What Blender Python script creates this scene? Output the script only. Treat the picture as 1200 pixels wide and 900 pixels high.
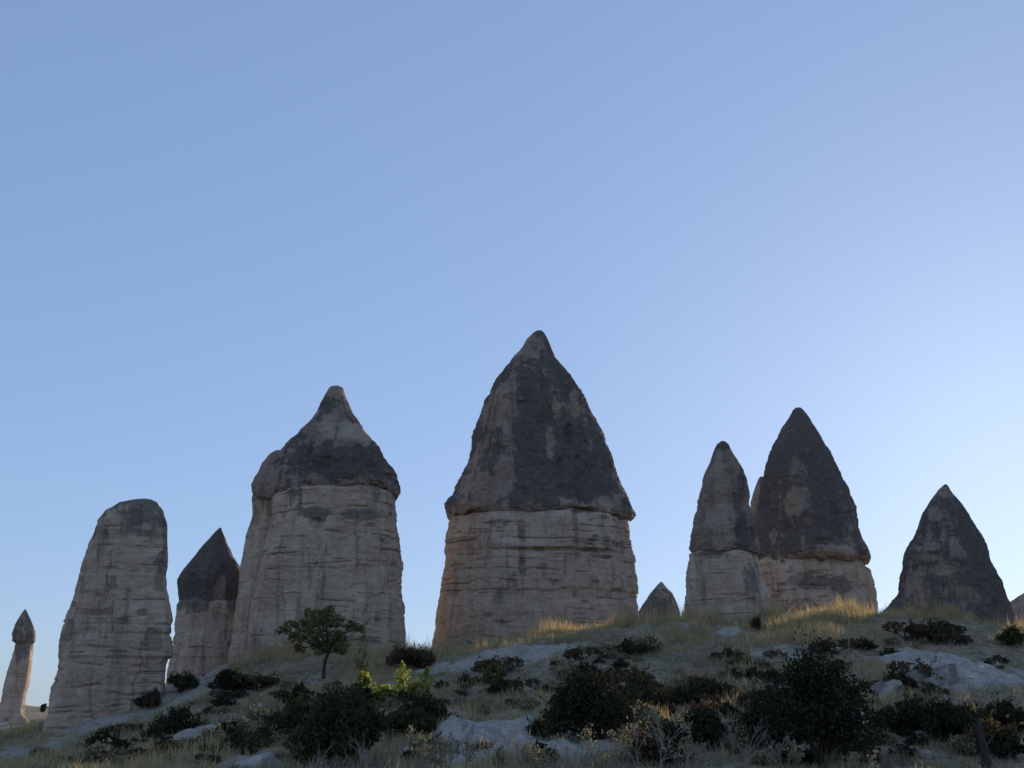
import bpy, math, random
import numpy as np
from math import radians, sin, cos, tan, pi, sqrt
from mathutils import Vector

random.seed(7)
rng = np.random.default_rng(7)
scene = bpy.context.scene
for o in list(bpy.data.objects):
    bpy.data.objects.remove(o)

# ------------------------------------------------------------------ camera
PITCH = radians(17.0)
FPX = 1200.0                      # focal length in pixels of the 1200x900 photograph
cam_d = bpy.data.cameras.new("camera")
cam_d.sensor_width = 36.0
cam_d.lens = 36.0 * FPX / 1200.0
cam_d.clip_start = 0.1
cam_d.clip_end = 9000
cam = bpy.data.objects.new("camera", cam_d)
scene.collection.objects.link(cam)
cam.location = (0, 0, 0)
cam.rotation_euler = (pi / 2 + PITCH, 0, 0)
scene.camera = cam

# ------------------------------------------------------------------ sky, sun, exposure
SUN_AZ = radians(28.8)            # to the right of the view direction (+Y), behind the rocks
SUN_EL = radians(11.4)
world = bpy.data.worlds.new("World")
scene.world = world
world.use_nodes = True
wn = world.node_tree
wn.nodes.clear()
wo = wn.nodes.new("ShaderNodeOutputWorld")
bg = wn.nodes.new("ShaderNodeBackground")
sky = wn.nodes.new("ShaderNodeTexSky")
sky.sky_type = 'NISHITA'
sky.sun_disc = False
sky.sun_elevation = SUN_EL
sky.sun_rotation = SUN_AZ
sky.altitude = 1100
sky.air_density = 1.0
sky.dust_density = 1.0
sky.ozone_density = 1.0
bg.inputs['Strength'].default_value = 0.10
wb = wn.nodes.new("ShaderNodeMix")          # the photograph's cool white balance, the same all over the sky
wb.data_type = 'RGBA'
wb.blend_type = 'MULTIPLY'
wb.inputs[0].default_value = 1.0
wb.inputs[7].default_value = (2.26, 2.98, 4.38, 1)
gm = wn.nodes.new("ShaderNodeGamma")        # the camera's soft shoulder, the same all over the sky
gm.inputs[1].default_value = 0.365
wn.links.new(sky.outputs[0], gm.inputs[0])
wn.links.new(gm.outputs[0], wb.inputs[6])
wn.links.new(wb.outputs[2], bg.inputs['Color'])
wn.links.new(bg.outputs[0], wo.inputs['Surface'])

sun_d = bpy.data.lights.new("sun", 'SUN')
sun_d.energy = 4.2
sun_d.angle = radians(0.5)
sun_d.color = (1.0, 0.86, 0.66)
sun = bpy.data.objects.new("sun", sun_d)
scene.collection.objects.link(sun)
sdir = Vector((sin(SUN_AZ) * cos(SUN_EL), cos(SUN_AZ) * cos(SUN_EL), sin(SUN_EL)))
sun.rotation_euler = sdir.to_track_quat('Z', 'Y').to_euler()
sun.location = sdir * 100

vs = scene.view_settings
vs.view_transform = 'Standard'
vs.look = 'None'
vs.exposure = 0.0
vs.gamma = 1.0
vs.use_curve_mapping = False
scene.render.engine = 'CYCLES'
scene.render.resolution_x = 1024
scene.render.resolution_y = 768
COL = scene.collection

# ------------------------------------------------------------------ helpers
SP, CP = sin(PITCH), cos(PITCH)

def at(px, py, Y):
    """the point at forward distance Y that the photograph shows at pixel px, py"""
    u = (px - 600.0) / FPX
    w = (450.0 - py) / FPX
    t = Y / (CP - w * SP)
    return np.array([u * t, Y, (SP + w * CP) * t])

def _hash(ix, iy, iz, seed):
    h = (ix.astype(np.int64) * 374761393 + iy.astype(np.int64) * 668265263 + iz.astype(np.int64) * 2147483647 + seed * 1274126177) & 0xFFFFFFFF
    h = ((h ^ (h >> 13)) * 1274126177) & 0xFFFFFFFF
    h = ((h ^ (h >> 16)) * 2246822519) & 0xFFFFFFFF
    h = h ^ (h >> 15)
    return (h & 0xFFFFFF).astype(np.float64) / float(0xFFFFFF) * 2 - 1

def vnoise(P, seed=0):
    """smooth value noise in about -1..1"""
    i = np.floor(P).astype(np.int64)
    f = P - i
    f = f * f * f * (f * (f * 6 - 15) + 10)
    x, y, z = i[..., 0], i[..., 1], i[..., 2]
    fx, fy, fz = f[..., 0], f[..., 1], f[..., 2]
    def c(a, b, d): return _hash(x + a, y + b, z + d, seed)
    x00 = c(0, 0, 0) * (1 - fx) + c(1, 0, 0) * fx
    x10 = c(0, 1, 0) * (1 - fx) + c(1, 1, 0) * fx
    x01 = c(0, 0, 1) * (1 - fx) + c(1, 0, 1) * fx
    x11 = c(0, 1, 1) * (1 - fx) + c(1, 1, 1) * fx
    y0 = x00 * (1 - fy) + x10 * fy
    y1 = x01 * (1 - fy) + x11 * fy
    return y0 * (1 - fz) + y1 * fz

def fbm(P, oct=4, seed=0, gain=0.5, ridged=False):
    a, s, n = 1.0, 0.0, 0.0
    Q = P.copy()
    for k in range(oct):
        v = vnoise(Q, seed + k * 17)
        if ridged:
            v = 1 - 2 * np.abs(v)
        s = s + a * v
        n += a
        a *= gain
        Q = Q * 2.03 + 7.13
    return s / n

def sstep(a, b, x):
    t = np.clip((x - a) / (b - a), 0, 1)
    return t * t * (3 - 2 * t)

def mesh_from(name, verts, faces, mat, parent=None, smooth=True, attrs=None):
    """verts (n,3); faces (m,k) int array"""
    verts = np.asarray(verts, dtype=np.float32)
    faces = np.asarray(faces, dtype=np.int32)
    me = bpy.data.meshes.new(name)
    k = faces.shape[1]
    me.vertices.add(len(verts))
    me.vertices.foreach_set('co', verts.ravel())
    me.loops.add(faces.size)
    me.loops.foreach_set('vertex_index', faces.ravel())
    me.polygons.add(len(faces))
    me.polygons.foreach_set('loop_start', np.arange(0, faces.size, k, dtype=np.int32))
    me.polygons.foreach_set('loop_total', np.full(len(faces), k, dtype=np.int32))
    me.update(calc_edges=True)
    if smooth:
        me.polygons.foreach_set('use_smooth', np.ones(len(faces), dtype=bool))
    for an, av in (attrs or {}).items():
        a = me.attributes.new(an, 'FLOAT', 'POINT')
        a.data.foreach_set('value', np.asarray(av, dtype=np.float32))
    me.validate()
    me.materials.append(mat)
    o = bpy.data.objects.new(name, me)
    COL.objects.link(o)
    if parent is not None:
        o.parent = parent
    return o

def tag(o, label=None, cat=None, group=None, kind=None):
    if label: o['label'] = label
    if cat: o['category'] = cat
    if group: o['group'] = group
    if kind: o['kind'] = kind
    return o

def empty(name, loc):
    o = bpy.data.objects.new(name, None)
    o.empty_display_size = 0.5
    o.location = loc
    COL.objects.link(o)
    return o

# ------------------------------------------------------------------ materials
def new_mat(name):
    m = bpy.data.materials.new(name)
    m.use_nodes = True
    nt = m.node_tree
    nt.nodes.clear()
    out = nt.nodes.new('ShaderNodeOutputMaterial')
    return m, nt, out

def N(nt, t, **kw):
    n = nt.nodes.new(t)
    for k, v in kw.items():
        setattr(n, k, v)
    return n

def mixc(nt, fac, a, b, mode='MIX'):
    n = nt.nodes.new('ShaderNodeMix')
    n.data_type = 'RGBA'
    n.blend_type = mode
    for sock, v in ((n.inputs[0], fac), (n.inputs[6], a), (n.inputs[7], b)):
        if isinstance(v, bpy.types.NodeSocket):
            nt.links.new(v, sock)
        elif isinstance(v, (int, float)):
            sock.default_value = v
        else:
            sock.default_value = (*v, 1)
    return n.outputs[2]

def ramp(nt, src, p0, p1):
    n = nt.nodes.new('ShaderNodeMapRange')
    n.clamp = True
    n.interpolation_type = 'SMOOTHSTEP'
    n.inputs[1].default_value = p0
    n.inputs[2].default_value = p1
    nt.links.new(src, n.inputs[0])
    return n.outputs[0]

def noise(nt, vec, scale, detail=6, rough=0.6, stretch=None):
    if stretch:
        mp = N(nt, 'ShaderNodeMapping')
        mp.inputs['Scale'].default_value = stretch
        nt.links.new(vec, mp.inputs[0])
        vec = mp.outputs[0]
    n = N(nt, 'ShaderNodeTexNoise')
    n.inputs['Scale'].default_value = scale
    n.inputs['Detail'].default_value = detail
    n.inputs['Roughness'].default_value = rough
    nt.links.new(vec, n.inputs['Vector'])
    return n.outputs[0]

def attr(nt, name):
    n = N(nt, 'ShaderNodeAttribute', attribute_name=name)
    return n.outputs['Fac']

def rock_material(name, base, pale, dark, bump=0.35, dark_boost=0.0, lam=0.6):
    """volcanic tuff: base stone, pale fresh faces, dark lichen crust where the 'dark' attribute says"""
    m, nt, out = new_mat(name)
    geo = N(nt, 'ShaderNodeNewGeometry').outputs['Position']
    bs = N(nt, 'ShaderNodeBsdfPrincipled')
    bs.inputs['Roughness'].default_value = 0.95
    bs.inputs['Specular IOR Level'].default_value = 0.12
    n1 = noise(nt, geo, 0.45, 8, 0.62)
    n2 = noise(nt, geo, 2.2, 8, 0.68, (1, 1, 1.6))
    n3 = noise(nt, geo, 8.0, 6, 0.72)
    lamn = noise(nt, geo, 0.8, 8, 0.70, (1, 1, 7.0))
    streak = noise(nt, geo, 1.9, 7, 0.65, (1, 1, 0.13))
    c = mixc(nt, ramp(nt, n1, 0.35, 0.68), base, (base[0] * 0.80, base[1] * 0.76, base[2] * 0.74))
    c = mixc(nt, ramp(nt, n2, 0.45, 0.78), c, tuple(x * 1.2 for x in base))
    c = mixc(nt, attr(nt, 'pale'), c, pale)
    def times(src, k):
        q = N(nt, 'ShaderNodeMath', operation='MULTIPLY'); q.inputs[1].default_value = k
        nt.links.new(src, q.inputs[0]); return q.outputs[0]
    # bedding lamination and run-off streaks
    c = mixc(nt, times(ramp(nt, lamn, 0.50, 0.70), lam), c, tuple(x * 0.55 for x in base))
    c = mixc(nt, times(ramp(nt, lamn, 0.46, 0.30), lam * 0.6), c, tuple(x * 1.25 for x in base))
    c = mixc(nt, times(ramp(nt, streak, 0.50, 0.64), 0.75), c, tuple(x * 0.58 for x in base))
    # lichen crust, broken into ever smaller islands at its edge
    def ma(src, k, o):
        q = N(nt, 'ShaderNodeMath', operation='MULTIPLY_ADD'); q.inputs[1].default_value = k; q.inputs[2].default_value = o
        nt.links.new(src, q.inputs[0]); return q.outputs[0]
    def add(x, y):
        q = N(nt, 'ShaderNodeMath', operation='ADD'); nt.links.new(x, q.inputs[0]); nt.links.new(y, q.inputs[1]); return q.outputs[0]
    s2 = add(add(ma(attr(nt, 'dark'), 1.0, dark_boost - 0.5), add(ma(n2, 1.7, -0.85), ma(n3, 1.1, -0.55))), ma(streak, 1.7, -0.85))
    dcol = mixc(nt, ramp(nt, n3, 0.3, 0.75), dark, tuple(x * 1.6 for x in dark))
    fl = noise(nt, geo, 3.2, 5, 0.75, (1, 1, 0.6))
    fm = N(nt, 'ShaderNodeMath', operation='MULTIPLY'); nt.links.new(ramp(nt, fl, 0.60, 0.68), fm.inputs[0]); fm.inputs[1].default_value = 0.75
    dcol = mixc(nt, fm.outputs[0], dcol, tuple(x * 0.8 for x in base))
    c = mixc(nt, ramp(nt, s2, -0.20, 0.20), c, dcol)
    # open cracks and pock marks take a darker colour
    c = mixc(nt, times(attr(nt, 'crack'), 0.75), c, tuple(x * 0.7 for x in dark))
    sp = ramp(nt, noise(nt, geo, 20.0, 4, 0.7), 0.35, 0.7)
    c = mixc(nt, sp, c, mixc(nt, 1.0, c, (0.84, 0.83, 0.82), 'MULTIPLY'))
    nt.links.new(c, bs.inputs['Base Color'])
    b = N(nt, 'ShaderNodeBump')
    b.inputs['Strength'].default_value = bump
    b.inputs['Distance'].default_value = 0.3
    hh = add(add(ma(n3, 0.5, 0.0), n2), ma(lamn, lam * 1.2, 0.0))
    nt.links.new(hh, b.inputs['Height'])
    nt.links.new(b.outputs[0], bs.inputs['Normal'])
    nt.links.new(bs.outputs[0], out.inputs[0])
    return m

def leaf_material(name, c1, c2, trans=0.4, tcol=None):
    m, nt, out = new_mat(name)
    g = N(nt, 'ShaderNodeNewGeometry')
    oi = N(nt, 'ShaderNodeObjectInfo')
    c = mixc(nt, g.outputs['Random Per Island'], c1, c2)
    big = ramp(nt, noise(nt, g.outputs['Position'], 1.3, 4, 0.6), 0.35, 0.7)
    c = mixc(nt, big, c, mixc(nt, 1.0, c, (0.66, 0.70, 0.66), 'MULTIPLY'))
    d = N(nt, 'ShaderNodeBsdfDiffuse')
    t = N(nt, 'ShaderNodeBsdfTranslucent')
    nt.links.new(c, d.inputs[0])
    nt.links.new(mixc(nt, 1.0, c, tcol or (1.25, 1.15, 0.7), 'MULTIPLY'), t.inputs[0])
    mx = N(nt, 'ShaderNodeMixShader')
    mx.inputs[0].default_value = trans
    nt.links.new(d.outputs[0], mx.inputs[1])
    nt.links.new(t.outputs[0], mx.inputs[2])
    nt.links.new(mx.outputs[0], out.inputs[0])
    return m

def bark_material(name, col):
    m, nt, out = new_mat(name)
    g = N(nt, 'ShaderNodeNewGeometry').outputs['Position']
    bs = N(nt, 'ShaderNodeBsdfPrincipled')
    bs.inputs['Roughness'].default_value = 0.9
    n = noise(nt, g, 14, 5, 0.6, (1, 1, 0.3))
    nt.links.new(mixc(nt, ramp(nt, n, 0.3, 0.7), tuple(x * 0.55 for x in col), col), bs.inputs['Base Color'])
    nt.links.new(bs.outputs[0], out.inputs[0])
    return m

M = {}
M['tuff'] = rock_material('tan_tuff', (0.60, 0.45, 0.33), (0.70, 0.575, 0.455), (0.20, 0.16, 0.13), bump=0.6)
M['cap'] = rock_material('dark_cap_rock', (0.44, 0.33, 0.25), (0.60, 0.50, 0.40), (0.138, 0.116, 0.10), bump=0.9, lam=0.15)
M['chalk'] = rock_material('pale_tuff', (0.58, 0.53, 0.47), (0.68, 0.63, 0.57), (0.17, 0.15, 0.125), bump=0.8, lam=0.25)
M['grass'] = leaf_material('dry_grass', (0.66, 0.52, 0.31), (0.38, 0.30, 0.185), 0.5, (1.1, 1.0, 0.75))
M['greygrass'] = leaf_material('grey_scrub', (0.46, 0.39, 0.265), (0.24, 0.21, 0.14), 0.25, (1.1, 1.05, 0.7))
M['dark_leaf'] = leaf_material('dark_leaf', (0.045, 0.060, 0.030), (0.085, 0.10, 0.045), 0.25)
M['black_leaf'] = leaf_material('very_dark_leaf', (0.032, 0.033, 0.024), (0.065, 0.062, 0.040), 0.15)
M['olive_leaf'] = leaf_material('olive_leaf', (0.25, 0.235, 0.10), (0.10, 0.105, 0.05), 0.45)
M['lime_leaf'] = leaf_material('lime_leaf', (0.27, 0.31, 0.08), (0.36, 0.37, 0.14), 0.55)
M['rust_leaf'] = leaf_material('rusty_leaf', (0.145, 0.105, 0.068), (0.085, 0.072, 0.046), 0.35, (1.2, 1.0, 0.7))
M['bark'] = bark_material('bark', (0.055, 0.045, 0.036))
M['stalk'] = bark_material('dry_stalk', (0.34, 0.30, 0.23))

# ------------------------------------------------------------------ terrain height
ctrl = []
def cp(px, py, Y): ctrl.append(at(px, py, Y))
def cz(X, Y, Z): ctrl.append(np.array([X, Y, Z], float))
for p in ((-300, 900, 34), (0, 903, 31), (150, 903, 27), (300, 904, 24), (600, 905, 22), (900, 905, 22), (1200, 905, 23), (1500, 905, 24),
          (60, 868, 45), (200, 845, 40), (300, 850, 34), (450, 850, 30), (600, 850, 28.5), (750, 850, 28), (900, 850, 28), (1050, 850, 28.5), (1200, 850, 28),
          (130, 856, 46), (200, 814, 50), (300, 802, 45), (450, 800, 40), (600, 800, 38), (750, 795, 37), (900, 790, 36.5), (1050, 785, 36), (1200, 800, 35),
          (270, 784, 53), (330, 771, 52), (420, 766.5, 51), (510, 768, 51), (600, 753, 51), (680, 738, 50), (760, 730, 49), (860, 734, 48),
          (930, 727, 48), (1000, 723, 48.5), (1060, 720, 49.5), (1110, 723, 50), (1160, 735, 50), (1200, 745, 50), (1350, 762, 51),
          (-200, 880, 60), (0, 862, 58), (10, 846, 84), (70, 852, 78), (-200, 842, 90), (30, 826, 112), (-150, 824, 118), (90, 840, 110)):
    cp(*p)
for X, Y, Z in ((0, 0, -1.7), (0, 12, -1.7), (-25, 10, -2.0), (25, 10, -1.6), (-60, 20, -2.5), (60, 20, -1.4),
                (0, 62, 1.6), (15, 62, 2.9), (25, 62, 2.8), (-12, 60, 1.6), (-17, 66, -0.4), (35, 64, 2.0), (60, 60, 2.0),
                (0, 85, -2), (20, 85, -1.2), (45, 90, -1.0), (0, 120, -5), (40, 120, -5), (80, 100, -3),
                (-60, 150, -8), (-20, 150, -8), (30, 160, -9), (80, 160, -9), (-80, 90, -3), (-90, 40, -3), (90, 40, 0)):
    cz(X, Y, Z)
ctrl = np.array(ctrl)

def _tps_fit(P):
    n = len(P)
    d = np.linalg.norm(P[:, None, :2] - P[None, :, :2], axis=2) / 50.0
    K = np.where(d > 0, d * d * np.log(d + 1e-12), 0.0) + np.eye(n) * 1e-4
    A = np.zeros((n + 3, n + 3))
    A[:n, :n] = K
    A[:n, n] = 1; A[:n, n + 1:] = P[:, :2] / 50.0
    A[n, :n] = 1; A[n + 1:, :n] = (P[:, :2] / 50.0).T
    b = np.zeros(n + 3); b[:n] = P[:, 2]
    return np.linalg.solve(A, b)
TW = _tps_fit(ctrl)

def ground_z(X, Y, detail=True):
    X = np.asarray(X, float); Y = np.asarray(Y, float)
    Xc = np.clip(X, -95, 95); Yc = np.clip(Y, -8, 165)
    z = TW[-3] + TW[-2] * Xc / 50 + TW[-1] * Yc / 50
    for i in range(len(ctrl)):
        d2 = ((Xc - ctrl[i, 0]) ** 2 + (Yc - ctrl[i, 1]) ** 2) / 2500.0
        z = z + TW[i] * 0.5 * d2 * np.log(d2 + 1e-12)
    out = np.maximum(np.abs(X) - 95, 0) + np.maximum(Y - 165, 0) + np.maximum(-8 - Y, 0)
    z = z - 30 * (1 - np.exp(-out / 300.0))
    if detail:
        P = np.stack([X, Y, np.zeros_like(X)], -1)
        near = np.exp(-np.maximum(np.hypot(X, Y - 35) - 60, 0) / 40)
        z = z + near * (0.22 * fbm(P * 0.22, 3, 3) + 0.16 * fbm(P * 0.75, 3, 11) + 0.05 * fbm(P * 2.6, 3, 5))
        # cattle-trod terracettes on the slope
        z = z + near * 0.06 * np.sin((Y + 1.6 * fbm(P * 0.3, 2, 31)) * 4.2) * sstep(24, 28, Y) * sstep(50, 46, Y)
    return z

def gz(x, y):
    return float(ground_z(np.array([x]), np.array([y]))[0])

def on_ground(px, py, Yguess=None):
    """where the sight line of a photograph pixel meets the hillside"""
    Ys = np.arange(18, 130, 0.1)
    u = (px - 600.0) / FPX; w = (450.0 - py) / FPX
    t = Ys / (CP - w * SP)
    X = u * t; Z = (SP + w * CP) * t
    g = ground_z(X, Ys)
    hit = np.nonzero(g >= Z)[0]
    i = hit[0] if len(hit) else int(np.argmin(Z - g + (Ys > 60) * 9))
    return np.array([X[i], Ys[i], g[i]])

# bare pale tuff showing through the turf: pixel position, pixel radii of the patch on the slope
PALE = [(560, 868, 80, 26), (625, 765, 55, 9), (540, 783, 55, 7), (300, 890, 40, 10), (150, 835, 60, 20), (215, 818, 40, 14), (910, 768, 32, 10),
        (1112, 784, 78, 30), (680, 880, 60, 10), (20, 884, 60, 8), (800, 738, 18, 5), (850, 742, 25, 4), (15, 848, 30, 8), (230, 870, 45, 8), (990, 845, 22, 10)]
pale_spots = []
for (px, py, rx, ry) in PALE:
    c = on_ground(px, py)
    k = c[1] / FPX
    e = on_ground(px, py + ry)
    pale_spots.append((c[0], c[1], rx * k, max(0.5, abs(c[1] - e[1])), 0.62 if px < 350 else (0.68 if py < 790 and px < 1000 else 1.0)))

def pale_mask(X, Y):
    P = np.stack([X, Y, np.zeros_like(X)], -1)
    wob = fbm(P * 0.9, 4, 71)
    m = np.zeros_like(X)
    for (cx, cy, rx, ry, wt) in pale_spots:
        d = np.sqrt(((X - cx) / rx) ** 2 + ((Y - cy) / ry) ** 2)
        m = np.maximum(m, wt * sstep(1.15, 0.6, d + 0.7 * wob))
    return m

# ground sheet
def axis(a, b, step, far, grow):
    mid = list(np.arange(a, b, step))
    hi = []; s = step; v = b
    while v < far:
        hi.append(v); s *= grow; v += s
    lo = []; s = step; v = a - step
    while v > -far:
        lo.append(v); s *= grow; v -= s
    return np.array(lo[::-1] + mid + hi)
gx = axis(-30, 30, 0.14, 4000, 1.10)
gy = np.concatenate([axis(20, 54, 0.13, 5000, 1.10)])
GX, GY = np.meshgrid(gx, gy)
GZ = ground_z(GX.ravel(), GY.ravel())
nx, ny = len(gx), len(gy)
idx = np.arange(nx * ny).reshape(ny, nx)
F = np.stack([idx[:-1, :-1], idx[:-1, 1:], idx[1:, 1:], idx[1:, :-1]], -1).reshape(-1, 4)

m, nt, out = new_mat('hillside_soil')
geo = N(nt, 'ShaderNodeNewGeometry').outputs['Position']
bs = N(nt, 'ShaderNodeBsdfPrincipled')
bs.inputs['Roughness'].default_value = 1.0
bs.inputs['Specular IOR Level'].default_value = 0.1
s1 = noise(nt, geo, 0.5, 8, 0.65)
s2 = noise(nt, geo, 3.5, 8, 0.7)
c = mixc(nt, ramp(nt, s1, 0.35, 0.65), (0.25, 0.205, 0.15), (0.36, 0.295, 0.205))
c = mixc(nt, ramp(nt, s2, 0.42, 0.7), c, (0.11, 0.092, 0.062))
pal = mixc(nt, ramp(nt, s2, 0.3, 0.7), (0.47, 0.43, 0.375), (0.27, 0.24, 0.20))
pm = N(nt, 'ShaderNodeMath', operation='MULTIPLY_ADD'); nt.links.new(s2, pm.inputs[0]); pm.inputs[1].default_value = 1.3; pm.inputs[2].default_value = -0.65
pa = N(nt, 'ShaderNodeMath', operation='ADD'); nt.links.new(pm.outputs[0], pa.inputs[0]); nt.links.new(attr(nt, 'pale'), pa.inputs[1])
c = mixc(nt, ramp(nt, pa.outputs[0], 0.25, 0.8), c, pal)
nt.links.new(c, bs.inputs['Base Color'])
bp = N(nt, 'ShaderNodeBump'); bp.inputs['Strength'].default_value = 0.6; bp.inputs['Distance'].default_value = 0.15
nt.links.new(s2, bp.inputs['Height']); nt.links.new(bp.outputs[0], bs.inputs['Normal'])
nt.links.new(bs.outputs[0], out.inputs[0])
M['soil'] = m
PM = pale_mask(GX.ravel(), GY.ravel())
GP = np.stack([GX.ravel(), GY.ravel(), np.zeros(GX.size)], -1)
GZ = GZ + PM * (0.10 + 0.16 * fbm(GP * 1.3, 4, 44, ridged=True) + 0.10 * np.round(2 * vnoise(GP * 1.1, 45)) / 2)    # bare tuff weathers into humps and little steps
hill = mesh_from('hillside', np.stack([GX.ravel(), GY.ravel(), GZ], -1), F, M['soil'], attrs={'pale': PM})
tag(hill, kind='structure')

# ------------------------------------------------------------------ fairy chimneys
def rows_to_path(rows, P0, az, n, back=0.0):
    """rows of (y, x_left, x_right) in the photograph -> path samples of lateral extents and heights on the upright plane through P0"""
    f = np.array([sin(az), cos(az)]); e = np.array([cos(az), -sin(az)])
    def lat(px, py):
        u = (px - 600.0) / FPX; w = (450.0 - py) / FPX
        d = np.array([u, CP - w * SP, SP + w * CP])
        t = (P0[0] * f[0] + P0[1] * f[1] + back) / (d[0] * f[0] + d[1] * f[1])
        q = d * t
        return (q[0] - P0[0]) * e[0] + (q[1] - P0[1]) * e[1], q[2]
    pts = []
    for r in rows:
        if len(r) == 3: (y, a, b), y2 = r, r[0]
        else: y, a, y2, b = r
        sl, zl = lat(a, y); sr, zr = lat(b, y2)
        pts.append((sl, zl, sr, zr))
    pts = np.array(pts)
    seg = np.sqrt(((pts[1:] - pts[:-1]) ** 2).sum(1)) + 1e-6
    t = np.concatenate([[0], np.cumsum(seg)]); t /= t[-1]
    tt = np.linspace(0, 1, n)
    out = np.stack([np.interp(tt, t, pts[:, k]) for k in range(4)], -1)
    k = max(3, int(n / len(pts) * 0.18)) | 1
    if k > 2:
        pad = k // 2
        ker = np.hanning(k + 2)[1:-1]; ker /= ker.sum()
        ext = np.concatenate([np.repeat(out[:1], pad, 0), out, np.repeat(out[-1:], pad, 0)])
        sm = np.stack([np.convolve(ext[:, j], ker, 'valid') for j in range(4)], -1)
        sm[0] = out[0]; sm[-1] = out[-1]
        out = sm
    return out, f, e, lat

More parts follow.
